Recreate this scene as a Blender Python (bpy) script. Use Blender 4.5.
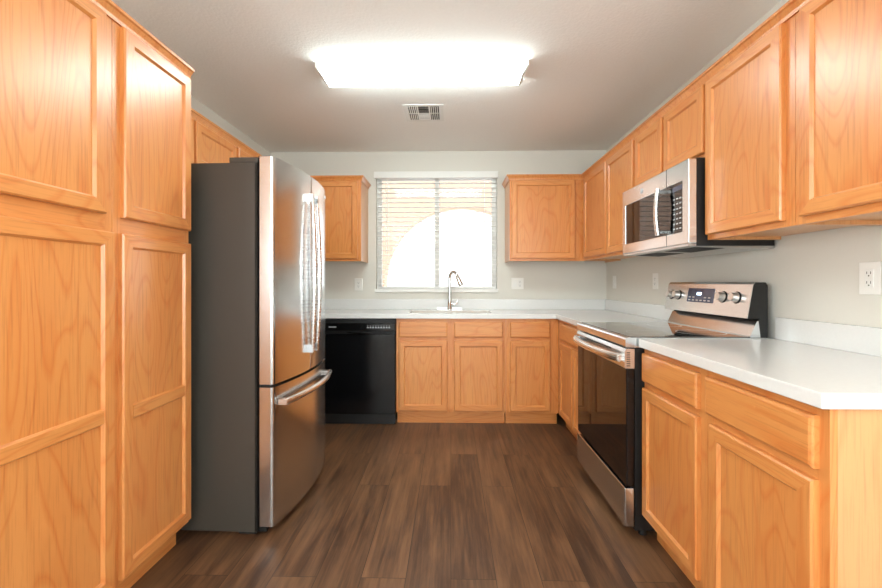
import bpy, math, random
from mathutils import Vector, Matrix, Euler
random.seed(7)
PI = math.pi
scene = bpy.context.scene
for o in list(bpy.data.objects): bpy.data.objects.remove(o)
COL = scene.collection

# ---------------------------------------------------------------- camera
FPX = 423.86
cd = bpy.data.cameras.new('camera'); cam = bpy.data.objects.new('camera', cd); COL.objects.link(cam)
cd.sensor_fit = 'HORIZONTAL'; cd.sensor_width = 36.0; cd.lens = 36.0*FPX/882.0
cd.shift_y = -(294-283.06)/882.0
cd.clip_start = 0.05
cam.location = (0, 0, 1.167)
cam.rotation_euler = (PI/2, 0, math.atan(9.865/FPX))
scene.camera = cam

# ---------------------------------------------------------------- exposure, world, lights
scene.view_settings.view_transform = 'Standard'
scene.view_settings.look = 'None'
scene.view_settings.gamma = 1.0
scene.view_settings.use_curve_mapping = False
scene.view_settings.exposure = 2.05
LAMP_E = 6.6        # ceiling fixture lens
SKY_E = .74
REAR_W = 10.0       # fill light added behind the camera

w = bpy.data.worlds.new('sky'); scene.world = w; w.use_nodes = True
bg = w.node_tree.nodes['Background']; bg.inputs[0].default_value = (0.93, 0.97, 1.0, 1); bg.inputs[1].default_value = SKY_E

def area(name, loc, rot, sx, sy, watts, col):
    l = bpy.data.lights.new(name, 'AREA'); l.shape = 'RECTANGLE'; l.size = sx; l.size_y = sy; l.energy = watts; l.color = col
    o = bpy.data.objects.new(name, l); COL.objects.link(o); o.location = loc; o.rotation_euler = rot; return o
area('fill_rear', (-0.1, -3.36, 1.25), (PI/2, 0, PI), 2.5, 2.0, REAR_W, (0.90, 0.96, 0.97))  # added fill to brighten the kitchen, no known window here
# second added fill behind the camera, aimed up to brighten the ceiling
area('fill_rear_up', (-0.1, -3.36, 0.55), (math.radians(152), 0, PI), 2.5, 0.9, 100.0, (0.86, 0.94, 1.0)).data.spread = math.radians(120)

SIDE_W = 24.0        # two fill lights added at the sides behind the camera, tipped up
area('fill_left', (-1.72, -1.2, 1.45), (math.radians(112), 0, -PI/2), 1.5, 1.0, SIDE_W, (0.90, 0.96, 0.97))
area('fill_right', (1.45, -1.2, 1.45), (math.radians(112), 0, PI/2), 1.5, 1.0, SIDE_W, (0.90, 0.96, 0.97))

# ---------------------------------------------------------------- materials
def newmat(name):
    m = bpy.data.materials.new(name); m.use_nodes = True
    nt = m.node_tree; b = nt.nodes['Principled BSDF']
    return m, nt, b
def lin(r, g, b):
    f = lambda c: (c/255/12.92) if c/255 <= .04045 else ((c/255+.055)/1.055)**2.4
    return (f(r), f(g), f(b), 1)
def N(nt, t, **k):
    n = nt.nodes.new(t)
    for a, v in k.items(): setattr(n, a, v)
    return n
def simple(name, col, rough=.5, metal=0.0, var=0.04, nscale=30, bump=0.0, coat=0.0, spec=.5, aniso=0):
    m, nt, b = newmat(name)
    tc = N(nt, 'ShaderNodeTexCoord'); no = N(nt, 'ShaderNodeTexNoise'); no.inputs['Scale'].default_value = nscale; no.inputs['Detail'].default_value = 4
    nt.links.new(tc.outputs['Object'], no.inputs['Vector'])
    mx = N(nt, 'ShaderNodeMix', data_type='RGBA'); mx.inputs[6].default_value = col
    mx.inputs[7].default_value = (col[0]*(1-var*3), col[1]*(1-var*3), col[2]*(1-var*3), 1)
    nt.links.new(no.outputs['Fac'], mx.inputs[0]); nt.links.new(mx.outputs[2], b.inputs['Base Color'])
    b.inputs['Roughness'].default_value = rough; b.inputs['Metallic'].default_value = metal
    b.inputs['Coat Weight'].default_value = coat; b.inputs['Specular IOR Level'].default_value = spec
    b.inputs['Anisotropic'].default_value = aniso
    if bump:
        bp = N(nt, 'ShaderNodeBump'); bp.inputs['Strength'].default_value = bump; bp.inputs['Distance'].default_value = .004
        nt.links.new(no.outputs['Fac'], bp.inputs['Height']); nt.links.new(bp.outputs[0], b.inputs['Normal'])
    return m

def oak(name, axis, light, dark, pore, rough=.34):
    """oak with cathedral figure: contour lines of a stretched noise, plus fine pores"""
    m, nt, b = newmat(name); L = nt.links.new
    tc = N(nt, 'ShaderNodeTexCoord'); oi = N(nt, 'ShaderNodeObjectInfo')
    ad = N(nt, 'ShaderNodeVectorMath', operation='ADD'); sc = N(nt, 'ShaderNodeMath', operation='MULTIPLY'); sc.inputs[1].default_value = 37.0
    L(oi.outputs['Random'], sc.inputs[0]); L(tc.outputs['Object'], ad.inputs[0]); L(sc.outputs[0], ad.inputs[1])
    def mapped(across, along, src=ad):
        mp = N(nt, 'ShaderNodeMapping'); s = [across]*3; s[{'x':0, 'y':1, 'z':2}[axis]] = along
        mp.inputs['Scale'].default_value = s; L(src.outputs[0], mp.inputs['Vector']); return mp
    def noise(mp, scale, detail, rgh=.5, dist=0):
        n = N(nt, 'ShaderNodeTexNoise'); n.inputs['Scale'].default_value = scale; n.inputs['Detail'].default_value = detail
        n.inputs['Roughness'].default_value = rgh; n.inputs['Distortion'].default_value = dist; L(mp.outputs[0], n.inputs['Vector']); return n
    big = noise(mapped(1, .22), 4.2, 1.5, .45, .25)
    mul = N(nt, 'ShaderNodeMath', operation='MULTIPLY'); mul.inputs[1].default_value = 17.0; L(big.outputs['Fac'], mul.inputs[0])
    fr = N(nt, 'ShaderNodeMath', operation='FRACT'); L(mul.outputs[0], fr.inputs[0])
    r1 = N(nt, 'ShaderNodeValToRGB'); L(fr.outputs[0], r1.inputs[0])
    e = r1.color_ramp.elements; e[0].position = 0; e[0].color = (.75,.75,.75,1); e[1].position = 1; e[1].color = (.65,.65,.65,1)
    e.new(.16).color = (.12,.12,.12,1); e.new(.80).color = (.05,.05,.05,1)
    fine = noise(mapped(1, .035), 150, 3, .6)
    r2 = N(nt, 'ShaderNodeValToRGB'); L(fine.outputs['Fac'], r2.inputs[0])
    r2.color_ramp.elements[0].position = .50; r2.color_ramp.elements[0].color = (0,0,0,1)
    r2.color_ramp.elements[1].position = .72; r2.color_ramp.elements[1].color = (1,1,1,1)
    tone = noise(mapped(1, .12), 7, 2, .5)
    m1 = N(nt, 'ShaderNodeMath', operation='MULTIPLY_ADD'); L(r1.outputs[0], m1.inputs[0]); m1.inputs[1].default_value = .55
    t2 = N(nt, 'ShaderNodeMath', operation='MULTIPLY'); L(tone.outputs['Fac'], t2.inputs[0]); t2.inputs[1].default_value = .55
    L(t2.outputs[0], m1.inputs[2])
    mx = N(nt, 'ShaderNodeMix', data_type='RGBA'); mx.inputs[6].default_value = light; mx.inputs[7].default_value = dark; L(m1.outputs[0], mx.inputs[0])
    mx2 = N(nt, 'ShaderNodeMix', data_type='RGBA'); mx2.inputs[7].default_value = pore; L(mx.outputs[2], mx2.inputs[6])
    pm = N(nt, 'ShaderNodeMath', operation='MULTIPLY'); L(r2.outputs[0], pm.inputs[0]); pm.inputs[1].default_value = .34; L(pm.outputs[0], mx2.inputs[0])
    L(mx2.outputs[2], b.inputs['Base Color'])
    b.inputs['Roughness'].default_value = rough; b.inputs['Specular IOR Level'].default_value = .5
    b.inputs['Coat Weight'].default_value = .35; b.inputs['Coat Roughness'].default_value = .28
    bp = N(nt, 'ShaderNodeBump'); bp.inputs['Strength'].default_value = .12; bp.inputs['Distance'].default_value = .001
    L(fine.outputs['Fac'], bp.inputs['Height']); L(bp.outputs[0], b.inputs['Normal'])
    return m
OL, OD, OP = lin(220,154,88), lin(200,106,40), lin(150,74,28)
M = {}
M['oak_v'] = oak('oak_vertical_grain', 'z', OL, OD, OP)
M['oak_h'] = oak('oak_horizontal_grain', 'x', OL, OD, OP)
M['oak_end'] = oak('oak_veneer_side', 'z', lin(220,166,112), lin(198,134,82), lin(172,104,56))
M['oak_edge'] = simple('oak_cabinet_interior', lin(196,140,86), .6)
M['wall'] = simple('wall_paint', lin(219,216,207), .85, var=.01, nscale=220, bump=.08)
M['ceiling'] = simple('ceiling_paint', lin(250,249,245), .9, var=.02, nscale=70, bump=.5)
M['white'] = simple('white_plastic', lin(238,237,232), .35, var=.01)
M['white_paint'] = simple('white_trim_paint', lin(236,236,232), .45, var=.01)
M['slat'] = simple('blind_slat_white', lin(248,246,242), .5, var=.01)
M['quartz'] = simple('white_quartz', lin(226,226,224), .16, var=.02, nscale=90)
M['black'] = simple('black_gloss_enamel', lin(14,15,17), .16, var=.1)
M['black_side'] = simple('black_matte_side', lin(17,17,17), .5, var=.1, nscale=200)
M['fridge_side'] = simple('fridge_charcoal_side', lin(68,64,58), .42, var=.06, nscale=300, bump=.1)
M['dark'] = simple('dark_rubber', lin(12,12,12), .6)
M['slot'] = simple('dark_slot', lin(40,36,30), .8)
M['glass_black'] = simple('black_oven_glass', lin(8,8,9), .04, var=.1, spec=.5)
M['chrome'] = simple('chrome', (.72,.72,.71,1), .12, 1, var=.02)
M['sinksteel'] = simple('sink_steel', (.62,.62,.61,1), .3, 1, var=.03)
M['display'] = simple('control_display', lin(70,80,105), .1, var=.1)
M['mark'] = simple('grey_mark', lin(190,192,196), .4)
M['stucco'] = simple('tan_stucco', lin(218,182,160), .95, var=.03, nscale=50, bump=.4)
M['patio'] = simple('patio_concrete', lin(228,224,216), .9, var=.03)
M['glass_top'] = simple('cooktop_glass_black', lin(14,14,14), .05, var=.1, spec=1.0, coat=1.0)
M['glass_top'].node_tree.nodes['Principled BSDF'].inputs['IOR'].default_value = 1.9
def steel(name, base, rough, axis=2):
    m, nt, b = newmat(name); L = nt.links.new
    tc = N(nt, 'ShaderNodeTexCoord'); mp = N(nt, 'ShaderNodeMapping'); s = [3, 3, 3]; 
    for i in range(3):
        if i != axis: s[i] = 3
        else: s[i] = 400
    mp.inputs['Scale'].default_value = s
    no = N(nt, 'ShaderNodeTexNoise'); no.inputs['Scale'].default_value = 1.0; no.inputs['Detail'].default_value = 3
    L(tc.outputs['Object'], mp.inputs['Vector']); L(mp.outputs[0], no.inputs['Vector'])
    rr = N(nt, 'ShaderNodeMapRange'); rr.inputs[3].default_value = rough-.05; rr.inputs[4].default_value = rough+.07
    L(no.outputs['Fac'], rr.inputs[0]); L(rr.outputs[0], b.inputs['Roughness'])
    b.inputs['Base Color'].default_value = base; b.inputs['Metallic'].default_value = 1
    b.inputs['Anisotropic'].default_value = .0
    return m
M['steel'] = steel('brushed_stainless', (.70,.725,.74,1), .20)
M['knob'] = steel('satin_knob', (.8,.78,.75,1), .36)
M['steel_bright'] = steel('satin_handle_steel', (.82,.82,.81,1), .26)

def floor_mat():
    m, nt, b = newmat('dark_walnut_plank'); L = nt.links.new
    tc = N(nt, 'ShaderNodeTexCoord'); mp = N(nt, 'ShaderNodeMapping'); mp.inputs['Rotation'].default_value = (0, 0, PI/2)
    L(tc.outputs['Object'], mp.inputs['Vector'])
    br = N(nt, 'ShaderNodeTexBrick'); br.offset = .37; br.inputs['Scale'].default_value = 1
    br.inputs['Color1'].default_value = (0,0,0,1); br.inputs['Color2'].default_value = (1,1,1,1); br.inputs['Mortar'].default_value = (.5,.5,.5,1)
    br.inputs['Mortar Size'].default_value = .0012; br.inputs['Mortar Smooth'].default_value = .3
    br.inputs['Brick Width'].default_value = 1.22; br.inputs['Row Height'].default_value = .178
    L(mp.outputs[0], br.inputs['Vector'])
    wn = N(nt, 'ShaderNodeMath', operation='MULTIPLY'); L(br.outputs['Color'], wn.inputs[0]); wn.inputs[1].default_value = 9.0
    cx = N(nt, 'ShaderNodeCombineXYZ'); L(wn.outputs[0], cx.inputs[0]); L(wn.outputs[0], cx.inputs[2])
    ad = N(nt, 'ShaderNodeVectorMath', operation='ADD'); L(tc.outputs['Object'], ad.inputs[0]); L(cx.outputs[0], ad.inputs[1])
    def nz(scale, sx, sy, det, dist=0, rgh=.55):
        q = N(nt, 'ShaderNodeMapping'); q.inputs['Scale'].default_value = (sx, sy, 1); L(ad.outputs[0], q.inputs['Vector'])
        n = N(nt, 'ShaderNodeTexNoise'); n.inputs['Scale'].default_value = scale; n.inputs['Detail'].default_value = det; n.inputs['Distortion'].default_value = dist
        n.inputs['Roughness'].default_value = rgh
        L(q.outputs[0], n.inputs['Vector']); return n
    a = nz(6, 2.6, .32, 4, .6); g = nz(60, 1, .05, 4, 0, .65)
    s1 = N(nt, 'ShaderNodeMath', operation='MULTIPLY'); L(a.outputs['Fac'], s1.inputs[0]); s1.inputs[1].default_value = .50
    s2 = N(nt, 'ShaderNodeMath', operation='MULTIPLY_ADD'); L(g.outputs['Fac'], s2.inputs[0]); s2.inputs[1].default_value = .40; L(s1.outputs[0], s2.inputs[2])
    s3 = N(nt, 'ShaderNodeMath', operation='MULTIPLY_ADD'); L(br.outputs['Color'], s3.inputs[0]); s3.inputs[1].default_value = .10; L(s2.outputs[0], s3.inputs[2])
    rp = N(nt, 'ShaderNodeValToRGB'); L(s3.outputs[0], rp.inputs[0]); e = rp.color_ramp.elements
    e[0].position = .26; e[0].color = lin(44,29,21); e[1].position = .80; e[1].color = lin(142,103,72)
    e.new(.40).color = lin(70,47,33); e.new(.56).color = lin(106,75,51)
    mo = N(nt, 'ShaderNodeMix', data_type='RGBA'); L(br.outputs['Fac'], mo.inputs[0]); L(rp.outputs[0], mo.inputs[6]); mo.inputs[7].default_value = lin(34,22,17)
    L(mo.outputs[2], b.inputs['Base Color'])
    rr = N(nt, 'ShaderNodeMapRange'); rr.inputs[3].default_value = .3; rr.inputs[4].default_value = .48; L(a.outputs['Fac'], rr.inputs[0]); L(rr.outputs[0], b.inputs['Roughness'])
    bp = N(nt, 'ShaderNodeBump'); bp.inputs['Strength'].default_value = .15; bp.inputs['Distance'].default_value = .001; L(g.outputs['Fac'], bp.inputs['Height']); L(bp.outputs[0], b.inputs['Normal'])
    return m
M['floor'] = floor_mat()
def pane_mat():
    m, nt, b = newmat('window_glass'); L = nt.links.new
    nt.nodes.remove(b); out = nt.nodes['Material Output']
    tr = N(nt, 'ShaderNodeBsdfTransparent'); gl = N(nt, 'ShaderNodeBsdfGlossy'); gl.inputs['Roughness'].default_value = .01
    fz = N(nt, 'ShaderNodeFresnel'); fz.inputs['IOR'].default_value = 1.45
    mx = N(nt, 'ShaderNodeMixShader'); L(fz.outputs[0], mx.inputs[0]); L(tr.outputs[0], mx.inputs[1]); L(gl.outputs[0], mx.inputs[2]); L(mx.outputs[0], out.inputs[0])
    return m
M['pane'] = pane_mat()
def emit_mat(name, col, e):
    m, nt, b = newmat(name); b.inputs['Base Color'].default_value = (.9,.9,.9,1)
    b.inputs['Emission Color'].default_value = col; b.inputs['Emission Strength'].default_value = e; return m
M['lens'] = emit_mat('lit_acrylic_lens', (.84, .97, .96, 1), LAMP_E)
M['led'] = emit_mat('blue_clock_digits', (.5, .7, 1, 1), 2.0)

# ---------------------------------------------------------------- mesh helpers
class MB:
    def __init__(s): s.v = []; s.f = []; s.m = []; s.mats = []
    def mi(s, mat):
        if mat not in s.mats: s.mats.append(mat)
        return s.mats.index(mat)
    def add(s, vs, fs, mat):
        b = len(s.v); k = s.mi(mat); s.v += [tuple(v) for v in vs]
        for f in fs: s.f.append([b+i for i in f]); s.m.append(k)
        return s
    def box(s, x0, x1, y0, y1, z0, z1, mat):
        v = [(x,y,z) for z in (z0,z1) for y in (y0,y1) for x in (x0,x1)]
        return s.add(v, [(0,2,3,1),(4,5,7,6),(0,1,5,4),(2,6,7,3),(0,4,6,2),(1,3,7,5)], mat)
    def prism(s, poly, a0, a1, axis, mat):
        """poly: 2-D points, extruded along axis ('x': (y,z), 'y': (x,z), 'z': (x,y))"""
        def P(p, a): return {'x': (a,p[0],p[1]), 'y': (p[0],a,p[1]), 'z': (p[0],p[1],a)}[axis]
        n = len(poly); v = [P(p,a0) for p in poly]+[P(p,a1) for p in poly]
        f = [(i,(i+1)%n,n+(i+1)%n,n+i) for i in range(n)]+[tuple(range(n))[::-1], tuple(range(n,2*n))]
        return s.add(v, f, mat)
    def ring(s, x0, x1, z0, z1, prof, mv, mh, fill=None):
        """profile swept round a rectangle, mitred; prof = (inset, y)"""
        b = len(s.v); kv, kh = s.mi(mv), s.mi(mh)
        for d, y in prof: s.v += [(x0+d,y,z0+d),(x1-d,y,z0+d),(x1-d,y,z1-d),(x0+d,y,z1-d)]
        for i in range(len(prof)-1):
            for k in range(4):
                a = b+4*i+k; c = b+4*i+(k+1)%4
                s.f.append([a, c, c+4, a+4]); s.m.append(kh if k in (0,2) else kv)
        if fill is not None:
            j = b+4*(len(prof)-1); s.f.append([j,j+1,j+2,j+3]); s.m.append(s.mi(fill))
        return s
    def tube(s, pts, r, mat, n=14, flat=1.0, up=None):
        pts = [Vector(p) for p in pts]; k = len(pts); R = r if isinstance(r,(list,tuple)) else [r]*k
        b = len(s.v); kk = s.mi(mat)
        t = (pts[1]-pts[0]).normalized(); u = Vector(up) if up else (Vector((0,0,1)) if abs(t.z) < .9 else Vector((1,0,0)))
        u = (u-t*u.dot(t)).normalized()
        for i, p in enumerate(pts):
            t = (pts[min(i+1,k-1)]-pts[max(i-1,0)]).normalized(); u = (u-t*u.dot(t)).normalized(); w_ = t.cross(u)
            for j in range(n):
                a = 2*PI*j/n; s.v.append(tuple(p+u*math.cos(a)*R[i]+w_*math.sin(a)*R[i]*flat))
        for i in range(k-1):
            for j in range(n):
                s.f.append([b+i*n+j, b+i*n+(j+1)%n, b+(i+1)*n+(j+1)%n, b+(i+1)*n+j]); s.m.append(kk)
        s.f.append([b+j for j in range(n)][::-1]); s.m.append(kk); s.f.append([b+(k-1)*n+j for j in range(n)]); s.m.append(kk)
        return s
    def cyl(s, p0, p1, r0, r1, mat, n=24): return s.tube([p0,p1],[r0,r1],mat,n)
    def cells(s, us, vs, inc, w0, w1, axis, mat):
        """grid of cells in two directions, extruded in the third; inc(i,j) tells whether solid"""
        def P(u,v_,w_): return {'z':(u,v_,w_), 'y':(u,w_,v_), 'x':(w_,u,v_)}[axis]
        nu, nv = len(us)-1, len(vs)-1; ok = lambda i,j: 0<=i<nu and 0<=j<nv and inc(i,j)
        for i in range(nu):
            for j in range(nv):
                if not ok(i,j): continue
                a,b_,c,d = us[i],us[i+1],vs[j],vs[j+1]
                for w_ in (w0,w1): s.add([P(a,c,w_),P(b_,c,w_),P(b_,d,w_),P(a,d,w_)],[(0,1,2,3)],mat)
                for (q,(p1,p2)) in (((i-1,j),((a,c),(a,d))),((i+1,j),((b_,c),(b_,d))),((i,j-1),((a,c),(b_,c))),((i,j+1),((a,d),(b_,d)))):
                    if not ok(*q): s.add([P(*p1,w0),P(*p2,w0),P(*p2,w1),P(*p1,w1)],[(0,1,2,3)],mat)
        return s
    def build(s, name, parent=None, bevel=0, smooth=False, weld=True):
        import bmesh
        me = bpy.data.meshes.new(name); me.from_pydata(s.v, [], s.f)
        for m_ in s.mats: me.materials.append(m_)
        for p, k in zip(me.polygons, s.m): p.material_index = k
        bm = bmesh.new(); bm.from_mesh(me)
        if weld: bmesh.ops.remove_doubles(bm, verts=bm.verts, dist=1e-5)
        bmesh.ops.recalc_face_normals(bm, faces=bm.faces); bm.to_mesh(me); bm.free()
        o = bpy.data.objects.new(name, me); COL.objects.link(o)
        if parent: o.parent = parent
        if bevel:
            bv = o.modifiers.new('bevel', 'BEVEL'); bv.width = bevel; bv.segments = 2; bv.limit_method = 'ANGLE'; bv.angle_limit = math.radians(40)
        if smooth:
            for p in me.polygons: p.use_smooth = True
            try: me.set_sharp_from_angle(angle=math.radians(40))
            except Exception: pass
        return o
def tag(o, label=None, cat=None, group=None, kind=None):
    if label: o['label'] = label
    if cat: o['category'] = cat
    if group: o['group'] = group
    if kind: o['kind'] = kind
    return o
def thing(name, label, cat, loc=(0,0,0), rz=0, group=None):
    o = bpy.data.objects.new(name, None); COL.objects.link(o); o.empty_display_size = .1
    o.location = loc; o.rotation_euler = (0,0,rz); return tag(o, label, cat, group)
def struct(o): o['kind'] = 'structure'; return o
RIGHT, LEFT, BACK = -PI/2, PI/2, 0.0

# ---------------------------------------------------------------- the room
XL, XR, YB, YR, ZC = -1.758, 1.489, 4.093, -3.4, 2.44
WX0, WX1, WZ0, WZ1 = -.726, .446, 1.09, 2.225
struct(MB().box(XL-.15, XR+.15, YR-.15, YB+.15, -.1, 0, M['floor']).build('floor'))
struct(MB().box(XL-.15, XR+.15, YR-.15, YB+.15, ZC, ZC+.12, M['ceiling']).build('ceiling'))
hole = lambda i,j: not (i==1 and j==1)
struct(MB().cells([YR-.15,-2.0,-.4,YB+.15],[0,.9,2.0,ZC],hole,XL-.15,XL,'x',M['wall']).build('wall_left'))  # openings in both side walls added along with the side fills
struct(MB().cells([YR-.15,-2.0,-.4,YB+.15],[0,.9,2.0,ZC],hole,XR,XR+.15,'x',M['wall']).build('wall_right'))
struct(MB().cells([XL,WX0,WX1,XR],[0,WZ0,WZ1,ZC],lambda i,j: not (i==1 and j==1),YB,YB+.15,'y',M['wall']).build('wall_back'))
struct(MB().cells([XL,-1.4,1.2,XR],[0,.05,2.15,ZC],lambda i,j: not (i==1 and j==1),YR-.15,YR,'y',M['wall']).build('wall_rear'))  # opening added along with the rear fill
# kitchen window: vinyl slider frame, centre stile, two panes
wf = MB()
wy0, wy1 = YB+.072, YB+.118
wf.cells([WX0,WX0+.045,WX1-.045,WX1],[WZ0,WZ0+.04,WZ1-.045,WZ1],lambda i,j: not (i==1 and j==1),wy0,wy1,'y',M['white_paint'])
wf.box(-.158,-.112,wy0,wy1,WZ0+.04,WZ1-.045,M['white_paint'])
win = struct(wf.build('window_1', bevel=.002))
struct(MB().box(WX0+.045,-.158,YB+.094,YB+.098,WZ0+.04,WZ1-.045,M['pane']).build('pane', win))
struct(MB().box(-.112,WX1-.045,YB+.094,YB+.098,WZ0+.04,WZ1-.045,M['pane']).build('pane', win))
# sill board
struct(MB().box(WX0-.008,WX1+.008,YB-.018,YB-.0005,WZ0-.012,WZ0+.022,M['white_paint']).box(WX0,WX1,YB-.0005,YB+.072,WZ0,WZ0+.022,M['white_paint']).build('trim_1', bevel=.003))
# unseen slider door frame, added to go with the rear fill light
rf = MB().cells([-1.4,-1.34,-.13,-.07,1.14,1.2],[.05,.11,2.09,2.15],lambda i,j: (j!=1) or i in (0,2,4),YR-.09,YR-.04,'y',M['white_paint'])
rw = struct(rf.build('added_window_2'))
struct(MB().box(-1.34,-.13,YR-.068,YR-.062,.11,2.09,M['pane']).build('pane', rw))
struct(MB().box(-.07,1.14,YR-.068,YR-.062,.11,2.09,M['pane']).build('pane', rw))

for nm, xa in (('added_window_3', XL-.11), ('added_window_4', XR+.06)):  # unseen side windows, made up to carry the side fill lights
    sw = struct(MB().cells([-2.0,-1.95,-1.225,-1.175,-.45,-.4],[.9,.95,1.95,2.0],lambda i,j: (j!=1) or i in (0,2,4),xa,xa+.05,'x',M['white_paint']).build(nm))
    for ya, yc in ((-1.95,-1.225),(-1.175,-.45)): struct(MB().box(xa+.022,xa+.028,ya,yc,.95,1.95,M['pane']).build('pane', sw))

# patio outside the window: slab and stucco arch wall
struct(MB().box(-5,5,YB+.16,9.5,-.12,-.02,M['patio']).build('patio_floor'))
aw = MB(); AX, AZ, AR, ay0, ay1 = .17, 1.15, 1.19, 6.5, 6.8
outer = [(-5,-.02),(-5,3.4),(5.0,3.4),(5.0,-.02)]
arc = [(AX+AR*math.cos(a), AZ+AR*math.sin(a)) for a in [PI*i/40 for i in range(41)]]
for yy in (ay0, ay1):
    for i in range(40):
        (xa,za),(xb,zb) = arc[i],arc[i+1]; aw.add([(xa,yy,za),(xb,yy,zb),(xb,yy,3.4),(xa,yy,3.4)],[(0,1,2,3)],M['stucco'])
    for (xa,xb) in ((AX+AR,5.0),(-5.0,AX-AR)):
        aw.add([(xa,yy,-.02),(xb,yy,-.02),(xb,yy,3.4),(xa,yy,3.4)],[(0,1,2,3)],M['stucco'])
for i in range(40):
    (xa,za),(xb,zb) = arc[i],arc[i+1]; aw.add([(xa,ay0,za),(xb,ay0,zb),(xb,ay1,zb),(xa,ay1,za)],[(0,1,2,3)],M['stucco'])
for xx in (AX-AR,AX+AR): aw.add([(xx,ay0,-.02),(xx,ay1,-.02),(xx,ay1,AZ),(xx,ay0,AZ)],[(0,1,2,3)],M['stucco'])
aw.add([(-5,ay0,3.4),(5,ay0,3.4),(5,ay1,3.4),(-5,ay1,3.4)],[(0,1,2,3)],M['stucco'])
tag(aw.build('patio_arch'), 'tan stucco patio wall with a round arch, outside behind the window blind', 'wall')

# ---------------------------------------------------------------- cabinets (local: x right, front towards -y, z up)
DT = .02
def make_door(parent, x0, x1, z0, z1, mid=None, y=0.0, label=None):
    b = MB(); wd = .052
    prof = [(0,y),(0,y-DT+.005),(.005,y-DT),(wd-.007,y-DT),(wd,y-DT+.009),(wd,y-.004)]
    b.ring(0, x1-x0, 0, z1-z0, prof, M['oak_v'], M['oak_h'])
    if mid is not None:
        h = .021; c = mid-z0; X0, X1 = wd-.004, x1-x0-wd+.004
        poly = [(y-.006,c-h-.006),(y-DT+.009,c-h-.005),(y-DT,c-h),(y-DT,c+h),(y-DT+.009,c+h+.005),(y-.006,c+h+.006)]
        b.prism(poly, X0, X1, 'x', M['oak_h'])
    o = b.build('door', parent); o.location = (x0, 0, z0)
    segs = [(z0, z1)] if mid is None else [(z0, mid+wd-.024),(mid-wd+.024, z1)]
    for (a, c) in segs:
        W, H = x1-x0, c-a
        q = MB().box(-W/2+wd-.004, W/2-wd+.004, -.004, .004, -H/2+wd-.004, H/2-wd+.004, M['oak_v']).build('panel', o)
        q.location = (W/2, y-.006, (a+c)/2-z0)
    if label: o['label'] = label
    return o
def make_drawer(parent, x0, x1, z0, z1):
    W, H = x1-x0, z1-z0
    o = MB().ring(-W/2, W/2, -H/2, H/2, [(0,0),(0,-DT+.007),(.003,-DT+.003),(.009,-DT)], M['oak_h'], M['oak_h'], fill=M['oak_h']).build('drawer', parent)
    o.location = ((x0+x1)/2, 0, (z0+z1)/2); return o
def cabinet(name, label, loc, rz, W, z0, z1, D, doors, drawers=(), stiles=(), rails=(), toe=False, sides='oak_end', toe_ends=(0,0), fw=.03):
    c = thing(name, label, 'cabinet', loc, rz)
    e = .0006
    b = MB(); up = .014 if not toe else .0
    b.box(e, W-e, .0185, D, z0+up, z1-(.0 if toe else .002), M[sides])
    if not toe:      # side panels reach below the recessed bottom
        b.box(e, .014, .0185, D, z0, z0+up, M[sides]); b.box(W-.014, W-e, .0185, D, z0, z0+up, M[sides])
    b.build('body', c)
    f = MB()
    xs = []
    for a, q in sorted([(e,max(fw,min(d[0] for d in doors)+.008)),(min(W-fw,max(d[1] for d in doors)-.008),W-e)]+[(max(a,e),q) for a,q in stiles]):
        if xs and a <= xs[-1][1]+.002: xs[-1] = (xs[-1][0], max(q, xs[-1][1]))
        else: xs.append((a, q))
    for (a, q) in xs: f.box(a, q, 0, .018, z0, z1, M['oak_v'])
    for (za, zb) in [(z0, z0+.034), (z1-.034, z1)]+list(rails):
        for i in range(len(xs)-1): f.box(xs[i][1], xs[i+1][0], .0, .018, za, zb, M['oak_h'])
    f.build('face_frame', c)
    if toe:
        MB().box(.003+toe_ends[0], W-.003-toe_ends[1], .055, .07, 0, z0-.001, M['oak_h']).box(.003, .018, .07, D-.02, 0, z0-.001, M['oak_edge']).box(W-.018, W-.003, .07, D-.02, 0, z0-.001, M['oak_edge']).build('toe_kick', c)
    for d in doors: make_door(c, *d)
    for d in drawers: make_drawer(c, *d)
    return c

UZ0, UZ1 = 1.363, 2.10
DZ0, DZ1 = 1.385, 2.075
# --- left: two tall pantry units (front plane x=-1.173, doors to -1.153)
PX = -1.173; PD = PX-XL-.002
cabinet('pantry_cabinet', 'tall oak pantry cabinet nearest the camera, at the left edge of the photo', (PX, .955, 0), LEFT, .485, .10, UZ1, PD,
        [(.035,.478,.118,1.342,.72),(.035,.444,1.40,DZ1)], rails=[(1.33,1.415)], toe=True, toe_ends=(0,0))
cabinet('pantry_cabinet', 'tall oak pantry cabinet directly beside the refrigerator', (PX, 1.441, 0), LEFT, .428, .10, UZ1, PD,
        [(.026,.420,.118,1.342,.70),(.034,.420,1.398,DZ1)], rails=[(1.33,1.415)], toe=True, toe_ends=(0,.0))
# --- left wall uppers
LX = -1.44; LD = LX-XL-.002
cabinet('wall_cabinet', 'short oak wall cabinet high above the refrigerator', (LX, 1.872, 0), LEFT, .928, 1.80, UZ1, LD,
        [(.028,.446,1.822,DZ1),(.466,.908,1.822,DZ1)], stiles=[(.44,.475)])
cabinet('wall_cabinet', 'oak wall cabinet on the left wall, mostly hidden behind the refrigerator', (LX, 2.801, 0), LEFT, .958, UZ0, UZ1, LD,
        [(.015,.455,DZ0,DZ1),(.475,.90,DZ0,DZ1)], stiles=[(.448,.482)])
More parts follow.
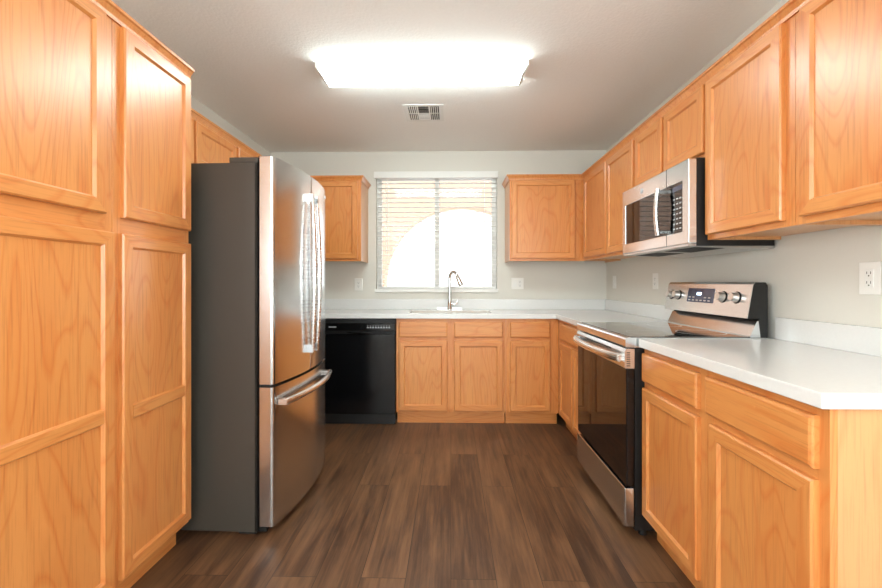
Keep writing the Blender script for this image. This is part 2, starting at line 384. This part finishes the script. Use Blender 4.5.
# --- back wall uppers
BYU = 3.762; BD = YB-BYU-.002
cabinet('wall_cabinet', 'oak wall cabinet on the back wall left of the window', (XL+.002, BYU, 0), BACK, .956, UZ0, UZ1, BD,
        [(.50,.925,DZ0,DZ1)], stiles=[(.0,.51)])
cabinet('wall_cabinet', 'oak wall cabinet on the back wall right of the window', (.519, BYU, 0), BACK, XR-.519-.002, UZ0, UZ1, BD,
        [(.015,.572,DZ0,DZ1)], stiles=[(.565,.9)])
# --- right wall uppers (front plane 1.169, doors 1.149)
RX = 1.169; RD = XR-RX-.002
cabinet('wall_cabinet', 'two-door oak wall cabinet between the back corner and the microwave', (RX, 3.7605, 0), RIGHT, 1.052, UZ0, UZ1, RD,
        [(.05,.572,DZ0,DZ1),(.592,1.043,DZ0,DZ1)], stiles=[(.565,.60)])
cabinet('wall_cabinet', 'short two-door oak wall cabinet above the microwave', (RX, 2.7085, 0), RIGHT, .750, 1.745, UZ1, RD,
        [(.026,.362,1.765,DZ1),(.386,.741,1.765,DZ1)], stiles=[(.355,.393)])
cabinet('wall_cabinet', 'tall-door oak wall cabinet immediately right of the microwave', (RX, 1.958, 0), RIGHT, .492, UZ0, UZ1, RD,
        [(.010,.451,DZ0,DZ1)])
cabinet('wall_cabinet', 'large oak wall cabinet cut by the right edge of the photo', (RX, 1.4655, 0), RIGHT, .50, UZ0, UZ1, RD,
        [(.034,.475,DZ0+.003,DZ1)])
# --- crown mouldings
def crown(name, label, path, side_end=()):
    """path: list of (x,y) front line points; profile projects outwards (to the right of travel)"""
    prof = [(0,2.078),(.007,2.078),(.010,2.090),(.020,2.106),(.027,2.110),(.027,2.121),(0,2.121)]
    b = MB(); n = len(path); P = [Vector(p) for p in path]; rows = []
    for i, p in enumerate(P):
        if i == 0: d = (P[1]-P[0]).normalized(); nrm = Vector((d.y,-d.x)); k = 1
        elif i == n-1: d = (P[-1]-P[-2]).normalized(); nrm = Vector((d.y,-d.x)); k = 1
        else:
            d1 = (P[i]-P[i-1]).normalized(); d2 = (P[i+1]-P[i]).normalized(); n1 = Vector((d1.y,-d1.x)); n2 = Vector((d2.y,-d2.x))
            nrm = (n1+n2).normalized(); k = 1/max(.2, nrm.dot(n1))
        rows.append([(p.x+nrm.x*q*k, p.y+nrm.y*q*k, z) for q, z in prof])
    m_ = len(prof); vs = [v for r in rows for v in r]; fs = []
    for i in range(n-1):
        for j in range(m_): fs.append((i*m_+j, i*m_+(j+1)%m_, (i+1)*m_+(j+1)%m_, (i+1)*m_+j))
    fs += [tuple(range(m_)), tuple(range((n-1)*m_, n*m_))]
    b.add(vs, fs, M['oak_v']); return tag(b.build(name), label, 'moulding')
g = .0008
crown('crown_molding', 'narrow oak crown strip along the top of the tall pantry cabinets', [(PX+g,.955),(PX+g,1.869)])
crown('crown_molding', 'oak crown strip above the refrigerator, along the left wall and over the cabinet left of the window', [(LX+g,1.872),(LX+g,BYU-g),(-.802+g,BYU-g),(-.802+g,YB-.001)])
crown('crown_molding', 'oak crown strip over the cabinet right of the window and along the right wall', [(.519-g,YB-.001),(.519-g,BYU-g),(RX-g,BYU-g),(RX-g,.966)])

# --- base cabinets (frame y=3.486 back, x=.882 right), cabinet tops .872
BZ = .875; BYF = 3.486; BDD = YB-BYF-.002; TZ = .102
DR = (.722, .850); DO = (.118, .695)
cabinet('base_cabinet', 'two-door oak base cabinet under the sink', (-.450, BYF, 0), BACK, .900, TZ, BZ, BDD,
        [(.022,.421,*DO),(.478,.875,*DO)], [(.022,.421,*DR),(.478,.875,*DR)], stiles=[(.415,.484)], rails=[(.685,.73)], toe=True)
cabinet('base_cabinet', 'single-door oak base cabinet on the back wall, between the sink cabinet and the corner', (.4505, BYF, 0), BACK, .4305, TZ, BZ, BDD,
        [(.032,.358,*DO)], [(.032,.358,*DR)], stiles=[(.35,.42)], rails=[(.685,.73)], toe=True)
cabinet('base_cabinet', 'plain oak corner base cabinet hidden left of the dishwasher', (XL+.002, BYF, 0), BACK, .70, TZ, BZ, BDD,
        [(.30,.68,*DO)], [(.30,.68,*DR)], stiles=[(0,.31)], rails=[(.685,.73)], toe=True)
BXF = .882; BRD = XR-BXF-.002
cabinet('base_cabinet', 'oak base cabinet in the back right corner, left of the oven range', (BXF, 3.485, 0), RIGHT, .778, TZ, BZ, BRD,
        [(.085,.434,*DO),(.448,.766,*DO)], [(.085,.766,*DR)], stiles=[(.0,.095),(.425,.452)], rails=[(.685,.73)], toe=True)
cabinet('base_cabinet', 'oak base cabinet right of the oven range with a narrow drawer', (BXF, 1.952, 0), RIGHT, .475, TZ, BZ, BRD,
        [(.014,.437,*DO)], [(.008,.435,*DR)], rails=[(.685,.73)], toe=True)
cabinet('base_cabinet', 'oak base cabinet at the open end of the right counter, nearest the camera', (BXF, 1.4765, 0), RIGHT, .4695, TZ, BZ, BRD,
        [(.034,.4425,*DO)], [(.011,.4415,*DR)], rails=[(.685,.73)], toe=True)

# ---------------------------------------------------------------- counters
CF = .852; CYF = 3.456; CT0, CT1 = .8765, .914
SX0, SX1, SY0, SY1 = -.36, .35, 3.575, 3.93
ct = MB().cells([XL+.002,SX0,SX1,CF,XR-.002],[2.704,CYF,SY0,SY1,YB-.002],
     lambda i,j: (i==3) if j==0 else not (i==1 and j==2), CT0, CT1, 'z', M['quartz'])
c1 = ct.build('countertop', bevel=.003)
tag(c1, 'white quartz L-shaped countertop along the back wall, around the sink', 'countertop')
bs = MB().box(XL+.002,XR-.002,YB-.021,YB-.001,CT1,1.012,M['quartz']).box(XR-.021,XR-.001,2.704,YB-.021,CT1,1.012,M['quartz'])
bs.build('backsplash', c1, bevel=.002)
c2 = MB().box(CF,XR-.002,.993,1.9455,CT0,CT1,M['quartz']).build('countertop', bevel=.003)
tag(c2, 'white quartz countertop in the right foreground, right of the oven range', 'countertop')
MB().box(XR-.021,XR-.001,.993,1.956,CT1,1.012,M['quartz']).build('backsplash', c2, bevel=.002)

# ---------------------------------------------------------------- sink and faucet
sk = thing('kitchen_sink', 'stainless undermount sink set in the back countertop', 'sink', (-.005, 3.75, CT0-.0))
sb = MB(); x0,x1,y0,y1 = SX0-.004+.005, SX1+.004+.005, SY0-.004-3.75, SY1+.004-3.75
zt, zb_, t = -.002, -.20, .012
sb.box(x0,x1,y0,y1,zb_-.003,zb_,M['sinksteel'])
sb.box(x0-t,x0,y0-t,y1+t,zb_,zt,M['sinksteel']); sb.box(x1,x1+t,y0-t,y1+t,zb_,zt,M['sinksteel'])
sb.box(x0,x1,y0-t,y0,zb_,zt,M['sinksteel']); sb.box(x0,x1,y1,y1+t,zb_,zt,M['sinksteel'])
sb.build('basin', sk)
MB().cyl((0,0,zb_+.001),(0,0,zb_+.006),.045,.04,M['chrome']).build('drain', sk, smooth=True)
fa = thing('faucet', 'chrome gooseneck pull-down faucet behind the sink', 'faucet', (-.012, 3.995, CT1))
MB().tube([(-.115,0,.004),(.115,0,.004)],.020,M['sinksteel'],16,.14).build('deck_plate', fa, smooth=True)
MB().tube([(0,0,.004),(0,0,.012),(0,0,.02),(0,0,.12)],[.026,.026,.020,.017],M['chrome']).build('base', fa, smooth=True)
dv = Vector((.72,-.69,0)); R_ = .050; pts = [Vector((0,0,.10)), Vector((0,0,.2)), Vector((0,0,.29))]
for i in range(1,13):
    a = PI*i/14; pts.append(Vector((0,0,.30))+dv*(R_-R_*math.cos(a))+Vector((0,0,R_*1.15*math.sin(a))))
MB().tube(pts,.0140,M['chrome'],14).build('spout', fa, smooth=True)
e0 = pts[-1]; dd = (pts[-1]-pts[-2]).normalized()
MB().tube([e0, e0+dd*.02, e0+dd*.06, e0+dd*.105],[.015,.018,.020,.024],M['chrome'],14).build('spray_head', fa, smooth=True)
MB().tube([(.01,0,.06),(.05,-.012,.052),(.066,-.015,.062),(.075,-.017,.105)],[.012,.011,.008,.006],M['chrome'],12).build('handle', fa, smooth=True)

# ---------------------------------------------------------------- blind
bl = thing('window_blind', 'white horizontal slat blind hanging in the kitchen window', 'blind', ((WX0+WX1)/2, YB, WZ0))
hw = (WX1-WX0)/2
MB().box(-hw-.017,hw+.008,-.026,-.004,1.088,1.150,M['white_paint']).build('valance', bl, bevel=.003)
MB().box(-hw+.006,hw-.006,.004,.052,1.09,1.13,M['white_paint']).build('head_rail', bl)
s_ = MB(); z = .068; n = 0; PITCH = .0466
while z < 1.085:
    th = .0028; s_.prism([(.003,z-th/2),(.028,z+.0015),(.053,z-th/2),(.053,z+th/2),(.028,z+.0015+th),(.003,z+th/2)], -hw+.008, hw-.008, 'x', M['slat']); z += PITCH
s_.build('slats', bl)
MB().box(-hw+.008,hw-.008,.006,.052,.024,.044,M['white_paint']).build('bottom_rail', bl, bevel=.003)
lc = MB()
for x in (-hw+.12, 0.02, hw-.12):
    for y in (.002,.0545): lc.box(x-.0012,x+.0012,y-.0006,y+.0006,.04,1.09,M['slat'])
lc.build('ladder_cords', bl)
MB().tube([(-hw+.105,-.004,1.085),(-hw+.105,-.006,.36)],.0045,M['white'],8).build('tilt_wand', bl, smooth=True)

# ---------------------------------------------------------------- refrigerator (local: x along the front, -y front)
fr = thing('refrigerator', 'stainless steel french door refrigerator with charcoal sides', 'refrigerator', (-.886, 1.930, 0), LEFT-math.radians(1.3))
FW = .757
MB().box(0,FW,0,.78,.020,1.722,M['fridge_side']).box(.0,FW,.0,.02,.020,1.722,M['dark']).build('cabinet_body', fr, bevel=.004)
for ya, yc in ((.02,.10),(.70,.76)): MB().box(.02,FW-.02,ya,yc,0,.020,M['dark']).build('roller_foot', fr)
MB().box(.004,FW-.004,.004,.14,1.7225,1.749,M['fridge_side']).build('top_grille', fr, bevel=.004)
for xx in (.004, FW-.064): MB().box(xx,xx+.06,-.055,.003,1.738,1.754,M['dark']).build('hinge_cover', fr, bevel=.004)
def curve_y(x): u = (x/FW)*2-1; return -.070-.042*(1-u*u)
def fdoor(nm, xa, xb, za, zb):
    K = 20; b = MB(); vs = []; front = []
    for i in range(K+1):
        x = xa+(xb-xa)*i/K; front.append((x, curve_y(x)))
    r = .010
    f0, f1 = front[0], front[-1]
    sup0 = (f0[0], f0[1]+r+.004); sup1 = (f1[0], f1[1]+r+.004)
    front[0] = (f0[0], f0[1]+r); front.insert(1, (f0[0]+r*.3, f0[1]+r*.3)); front.insert(2, (f0[0]+r, f0[1]-.001))
    front[-1] = (f1[0], f1[1]+r); front.insert(-1, (f1[0]-r, f1[1]-.001)); front.insert(-1, (f1[0]-r*.3, f1[1]+r*.3))
    poly = [sup0]+front+[sup1]+[(xb,-.006),(xa,-.006)]
    b.prism(poly, za, zb, 'z', M['steel'])
    o = b.build(nm, fr, smooth=True); return o
mid = FW*.495
fdoor('door', .0, mid-.002, .700, 1.750); fdoor('door', mid+.002, FW, .700, 1.750)
fz_ = fdoor('freezer_drawer', .0, FW, .046, .686)
MB().box(.012,FW-.012,-.05,-.0065,.686,.70,M['dark']).build('gasket', fr)
MB().box(.02,FW-.02,-.03,.02,.012,.045,M['dark']).build('toe_grille', fr)
def vhandle(x, sgn):
    b = MB(); y = curve_y(x); pts = []
    for i in range(17):
        t_ = i/16; bow = math.sin(PI*t_); pts.append((x+sgn*.004*bow, y-.024-.014*bow, .80+.84*t_))
    b.tube(pts, [.0085+.0075*math.sin(PI*i/16) for i in range(17)], M['steel_bright'], 14, .8)
    for zz in (.815, 1.625): b.box(x-.009,x+.009,y-.030,y+.0005,zz-.020,zz+.020,M['steel'])
    b.build('door_handle', fr, smooth=True)
vhandle(mid-.040,-1); vhandle(mid+.030,1)
b = MB(); pts = []
for i in range(21):
    t_ = i/20; x = .035+(FW-.085)*t_; pts.append((x, curve_y(x)-.034-.010*math.sin(PI*t_), .612))
b.tube(pts, 0.0165, M['steel_bright'], 14, .8)
for xx in (.05, FW-.065): b.box(xx-.018,xx+.018,curve_y(xx)-.036,curve_y(xx)+.0005,.600,.624,M['steel_bright'])
b.build('freezer_handle', fr, smooth=True)
MB().cyl((FW-.06,curve_y(FW-.06)+.002,1.70),(FW-.06,curve_y(FW-.06)-.004,1.70),.011,.011,M['mark']).build('badge', fr)

# ---------------------------------------------------------------- dishwasher
dw = thing('dishwasher', 'black front dishwasher beside the sink cabinet', 'dishwasher', (-1.050, 3.452, 0))
W = .596
MB().box(.003,W-.003,.03,.60,.10,.868,M['black_side']).build('tub', dw)
MB().box(0,W,.0,.03,.094,.748,M['black']).build('door', dw, bevel=.004)
cp = MB().box(0,W,-.006,.03,.778,.838,M['black']).box(0,W,.020,.03,.748,.778,M['dark']).build('control_panel', dw, bevel=.003)
bst = MB()
for i in range(9): bst.box(.365+i*.022,.379+i*.022,-.0085,-.0061,.800,.806,M['mark']).box(.368+i*.022,.376+i*.022,-.0085,-.0061,.814,.818,M['mark'])
bst.build('button_strip', cp)
lg = MB()
for i in range(6): lg.box(.052+i*.0105,.0595+i*.0105,-.008,-.0061,.803,.812,M['mark'])
lg.build('logo', cp)
MB().tube([(.20,-.002,.766),(.30,-.004,.757),(.40,-.002,.766)],[.004,.008,.004],M['black'],10).build('handle_lip', dw, smooth=True)
MB().box(.003,W-.003,.012,.03,.839,.870,M['black_side']).build('top_trim', dw)
MB().box(.004,W-.004,.035,.05,.004,.092,M['black_side']).box(.01,.03,.05,.5,0,.099,M['dark']).box(W-.03,W-.01,.05,.5,0,.099,M['dark']).build('toe_panel', dw)

# ---------------------------------------------------------------- range (local x: 0 far end .. W near end; y=0 front of body at x=.835)
rg = thing('range', 'stainless electric range with black glass cooktop and backguard', 'stove', (.842, 2.700, 0), RIGHT)
W = .743
MB().box(.002,W-.002,0,.60,.035,.872,M['black_side']).build('body', rg)
for x in (.04, W-.04):
    for y in (.05,.55): MB().cyl((x,y,0),(x,y,.036),.018,.014,M['dark']).build('foot', rg)
# cooktop with bullnose trim
ck = MB().prism([(-.044,.878),(-.044,.908),(-.040,.916),(-.02,.919),(-.02,.873),(-.04,.873)], 0, W, 'x', M['steel']).build('front_trim', rg)
MB().box(0,W,-.0199,.635,.8725,.9175,M['steel']).build('cooktop_frame', rg)
gt = MB().box(.012,W-.012,-.018,.535,.9176,.9215,M['glass_top']).build('cooktop_glass', rg, bevel=.001)
for (x,y,r) in ((.20,.13,.11),(.56,.13,.09),(.20,.40,.09),(.56,.40,.11)):
    n_=48; b = MB(); vs=[]; 
    for k in range(n_):
        a = 2*PI*k/n_; vs += [(x+r*math.cos(a),y+r*math.sin(a),.9218),(x+(r-.003)*math.cos(a),y+(r-.003)*math.sin(a),.9218)]
    b.add(vs,[(2*k,2*k+1,(2*k+3)%(2*n_),(2*k+2)%(2*n_)) for k in range(n_)],M['mark']); b.build('burner_ring', rg)
# oven door
od = MB().box(.004,W-.004,-.036,-.002,.236,.775,M['black']).build('oven_door', rg, bevel=.003)
MB().box(.004,W-.004,-.0395,-.0365,.240,.772,M['glass_black']).build('oven_window', od, bevel=.001)
band = MB().prism([(-.002,.776),(-.044,.776),(-.047,.782),(-.047,.850),(-.040,.866),(-.002,.866)], .002, W-.002, 'x', M['steel']).build('door_top_band', od)
vt = MB()
for i in range(11):
    x = .17+i*.038; vt.prism([(x,.8415),(x+.026,.8415),(x+.029,.848),(x+.003,.848)], -.0478, -.0468, 'y', M['dark'])
vt.build('vent_slots', od)
vt = MB()
for i in range(7): vt.box(W-.0022, W-.0016, -.038, -.022, .786+i*.010, .790+i*.010, M['dark'])
vt.build('side_vent', od)
b = MB(); pts = []
for i in range(21):
    t_ = i/20; x = .03+(W-.06)*t_; pts.append((x, -.060-.036*math.sin(PI*t_)**.6, .822))
b.tube(pts, .021, M['steel_bright'], 16, .75)
for xx in (.035, W-.035): b.box(xx-.014,xx+.014,-.066,-.0465,.808,.836,M['steel_bright'])
b.build('door_handle', rg, smooth=True)
MB().box(.004,W-.004,-.045,-.002,.050,.226,M['steel']).build('storage_drawer', rg, bevel=.003)
# backguard : x world = .842 + y
Y = lambda xw: xw-.842
bgd = MB().prism([(Y(1.348),1.007),(Y(1.374),1.160),(Y(1.382),1.170),(Y(1.430),1.170),(Y(1.440),1.155),(Y(1.440),.9185),(Y(1.410),.9185),(Y(1.400),.995),(Y(1.405),1.003)], .003, W-.003, 'x', M['black_side']).build('backguard', rg)
sl = (1.374-1.348)/(1.160-1.007)
def face(z, out=0.0): return Y(1.348+(z-1.007)*sl-out)
cpn = MB().prism([(face(1.007),1.007),(face(1.007,.003),1.006),(face(1.160,.003),1.161),(Y(1.382),1.172),(Y(1.425),1.172),(Y(1.425),1.1705),(Y(1.383),1.1705),(face(1.160),1.160)], .0, W, 'x', M['steel']).build('control_panel', bgd)
MB().prism([(Y(1.362),.9185),(Y(1.362),.925),(Y(1.392),.993),(Y(1.399),.993),(Y(1.408),.9185)], .004, W-.004, 'x', M['steel']).build('riser', bgd)
def slab(x0,x1,z0,z1,o0,o1,mat): return MB().prism([(face(z0,o0),z0),(face(z0,o1),z0),(face(z1,o1),z1),(face(z1,o0),z1)], x0, x1, 'x', mat)
ds = slab(.235,.475,1.062,1.138,.0032,.0048,M['display']).build('display', cpn)
slab(.325,.365,1.102,1.116,.0049,.0056,M['led']).build('clock', ds)
bt = MB()
for i in range(6):
    for j in range(2):
        x = .25+i*.036; z = 1.07+j*.016
        if j == 1 and i in (2,3): continue
        bt.prism([(face(z,.0049),z),(face(z,.0054),z),(face(z+.006,.0054),z+.006),(face(z+.006,.0049),z+.006)], x, x+.02, 'x', M['mark'])
bt.build('buttons', ds)
nv = Vector((0,-1,.17)).normalized()
for x in (.058,.135,.548,.650):
    z = 1.098; p = Vector((x, face(z,.003), z))
    k = MB().tube([p, p+nv*.008, p+nv*.0081, p+nv*.030],[.026,.025,.0215,.0185],M['knob'],24)
    k.build('knob', cpn, smooth=True)
    MB().tube([p+nv*.0005, p+nv*.004],[.0295,.0285],M['dark'],24).build('knob_ring', cpn, smooth=True)

# ---------------------------------------------------------------- microwave (local x 0 far .. W near)
mw = thing('microwave', 'stainless over-the-range microwave mounted above the range', 'microwave', (1.123, 2.7065, 1.325), RIGHT)
W = .745
MB().box(.002,W-.002,.0,.350,.012,.416,M['black_side']).build('case', mw)
fr_ = MB()
gx0,gx1,gz0,gz1 = .045,.692,.083,.322
fr_.cells([0,gx0,gx1,W],[.025,gz0,gz1,.412],lambda i,j: not (i==1 and j==1),-.038,-.0005,'y',M['steel'])
fro = fr_.build('front_frame', mw, bevel=.003)
MB().box(gx0,.545,-.034,-.001,gz0,gz1,M['glass_black']).build('door_window', mw)
cpm = MB().box(.549,gx1,-.0345,-.001,gz0,gz1,M['glass_black']).build('control_panel', mw)
MB().box(.600,.690,-.0352,-.0346,.285,.308,M['display']).build('display', cpm)
kb = MB()
for r_ in range(7):
    for c_ in range(3): kb.box(.605+c_*.028,.622+c_*.028,-.0353,-.0346,.10+r_*.024,.107+r_*.024,M['mark'])
kb.build('buttons', cpm)
for za, zc in ((gz1,.412),(.025,gz0)): MB().box(.5455,.5485,-.0388,-.0381,za,zc,M['dark']).build('door_seam', mw)
h = MB(); pts = [(.522, -.070-.010*math.sin(PI*t/12), .085+.235*t/12) for t in range(13)]
h.tube(pts, .0105, M['steel_bright'], 14, 1.35, up=(0,-1,0))
for zz in (.100, .305): h.box(.515,.529,-.066,-.0345,zz-.007,zz+.007,M['steel'])
h.build('handle', mw, smooth=True)
MB().cyl((.27,-.0378,.366),(.27,-.041,.366),.014,.014,M['mark']).build('badge', mw)
MB().prism([(-.034,.013),(.33,.0),(.349,.0),(.349,.0115),(-.0345,.024)], .006, W-.006, 'x', M['sinksteel']).build('bottom_plate', mw)
for (a,c) in ((.06,.34),(.41,.69)): MB().prism([(.02,.0098),(.02,.0108),(.16,.0058),(.16,.0048)], a, c, 'x', M['dark']).build('grease_filter', mw)

# ---------------------------------------------------------------- ceiling fixture and vent
lf = thing('ceiling_light', 'long fluorescent ceiling light with a bright wraparound lens', 'ceiling light', (-.168, 2.53, ZC))
lb = MB(); hx0, hx1 = .600, .578
prof = [(-.105,-.006),(-.108,-.034),(-.078,-.066),(.062,-.066),(.090,-.034),(.088,-.006)]
vs = [(-hx0+ (0 if z>-.04 else .022), y, z) for y,z in prof]+[(hx0-(0 if z>-.04 else .022), y, z) for y,z in prof]
lb.add(vs, [(i,i+1,i+7,i+6) for i in range(5)]+[(5,0,6,11)], M['lens']); lb.build('lens', lf)
for sx in (-1,1):
    v2 = [(sx*(hx0+.012-(0 if z>-.04 else .022)), y, z) for y,z in prof]+[(sx*(hx0-(0 if z>-.04 else .022))*1.0001, y, z) for y,z in prof]
    MB().add(v2, [(0,1,2,3,4,5),(6,7,8,9,10,11)]+[(i,(i+1)%6,6+(i+1)%6,6+i) for i in range(6)], M['white']).build('end_cap', lf)
MB().box(-.612,.612,-.102,.085,-.0055,-.0005,M['white']).build('housing', lf)
vt_ = thing('ceiling_vent', 'small white air vent in the ceiling behind the light', 'vent', (-.200, 3.168, ZC))
vb = MB(); H = .145; 
xs = [-H,-.118,-.048,-.038,.038,.048,.118,H]; ys = [-.155,-.125,-.006,.006,.125,.155]
vb.cells(xs, ys, lambda i,j: not (i in (1,3,5) and j in (1,3)), -.0035, -.001, 'z', M['white'])
vb.build('frame', vt_)
MB().box(-.12,.12,-.128,.128,-.0022,-.0012,M['slot']).build('duct', vt_)
lv = MB()
for (xa,xb) in ((-.118,-.048),(.048,.118)):
    sg = 1 if xa > 0 else -1
    for k in range(5):
        x = xa+.006+k*.0145
        for (ya,yb) in ((-.125,-.006),(.006,.125)): lv.prism([(x,-.003),(x+.002,-.003),(x+.002+sg*.005,-.007),(x+sg*.005,-.007)], ya, yb, 'y', M['white'])
for (ya,yb,sg) in ((-.125,-.006,-1),(.006,.125,1)):
    for k in range(4):
        y = ya+.012+k*.028
        lv.prism([(y,-.003),(y+.002,-.003),(y+.002+sg*.012,-.007),(y+sg*.012,-.007)], -.038, .038, 'x', M['white'])
lv.build('louvers', vt_)

# ---------------------------------------------------------------- outlets and switches (local: x width, -y front, z up, centred)
def plate(name, label, cat, loc, rz, kinds, w=.078, hgt=.116):
    o = thing(name, label, cat, loc, rz)
    n_ = len(kinds); Wp = w+(n_-1)*.046
    MB().box(-Wp/2,Wp/2,-.006,-.0005,-hgt/2,hgt/2,M['white']).build('wall_plate', o, bevel=.002)
    for i, k in enumerate(kinds):
        cx = (i-(n_-1)/2)*.046
        ins = MB().box(cx-.0165,cx+.0165,-.0085,-.0062,-.033,.033,M['white_paint'])
        if k == 'outlet':
            io = ins.build('receptacle', o, bevel=.001); sl_ = MB()
            for zz in (-.017,.017):
                sl_.box(cx-.008,cx-.006,-.0090,-.0086,zz-.002,zz+.007,M['slot']); sl_.box(cx+.006,cx+.008,-.0090,-.0086,zz-.002,zz+.007,M['slot'])
                sl_.cyl((cx,-.0090,zz-.008),(cx,-.0086,zz-.008),.0025,.0025,M['slot'],10)
            sl_.build('sockets', io)
        else:
            io = ins.build('rocker', o, bevel=.001)
            MB().box(cx-.013,cx+.013,-.0110,-.0086,-.029,.0,M['white_paint']).build('paddle', io, bevel=.001)
    return o
plate('wall_outlet', 'white outlet plate on the back wall left of the window', 'outlet', (-.895,YB,1.153), BACK, ['outlet'])
plate('wall_outlet', 'wide two-gang white plate on the back wall right of the window', 'outlet', (.640,YB,1.162), BACK, ['switch','outlet'], .070, .108)
plate('light_switch', 'white switch plate on the right wall nearest the back corner', 'switch', (XR,3.885,1.176), RIGHT, ['switch'])
plate('wall_outlet', 'white outlet plate on the right wall just left of the range backguard', 'outlet', (XR,3.115,1.180), RIGHT, ['outlet'])
plate('wall_outlet', 'white outlet plate above the right foreground countertop', 'outlet', (XR,1.537,1.184), RIGHT, ['outlet'])
plate('light_switch', 'white switch plate cut by the right edge of the photo', 'switch', (XR,1.456,1.184), RIGHT, ['switch'])
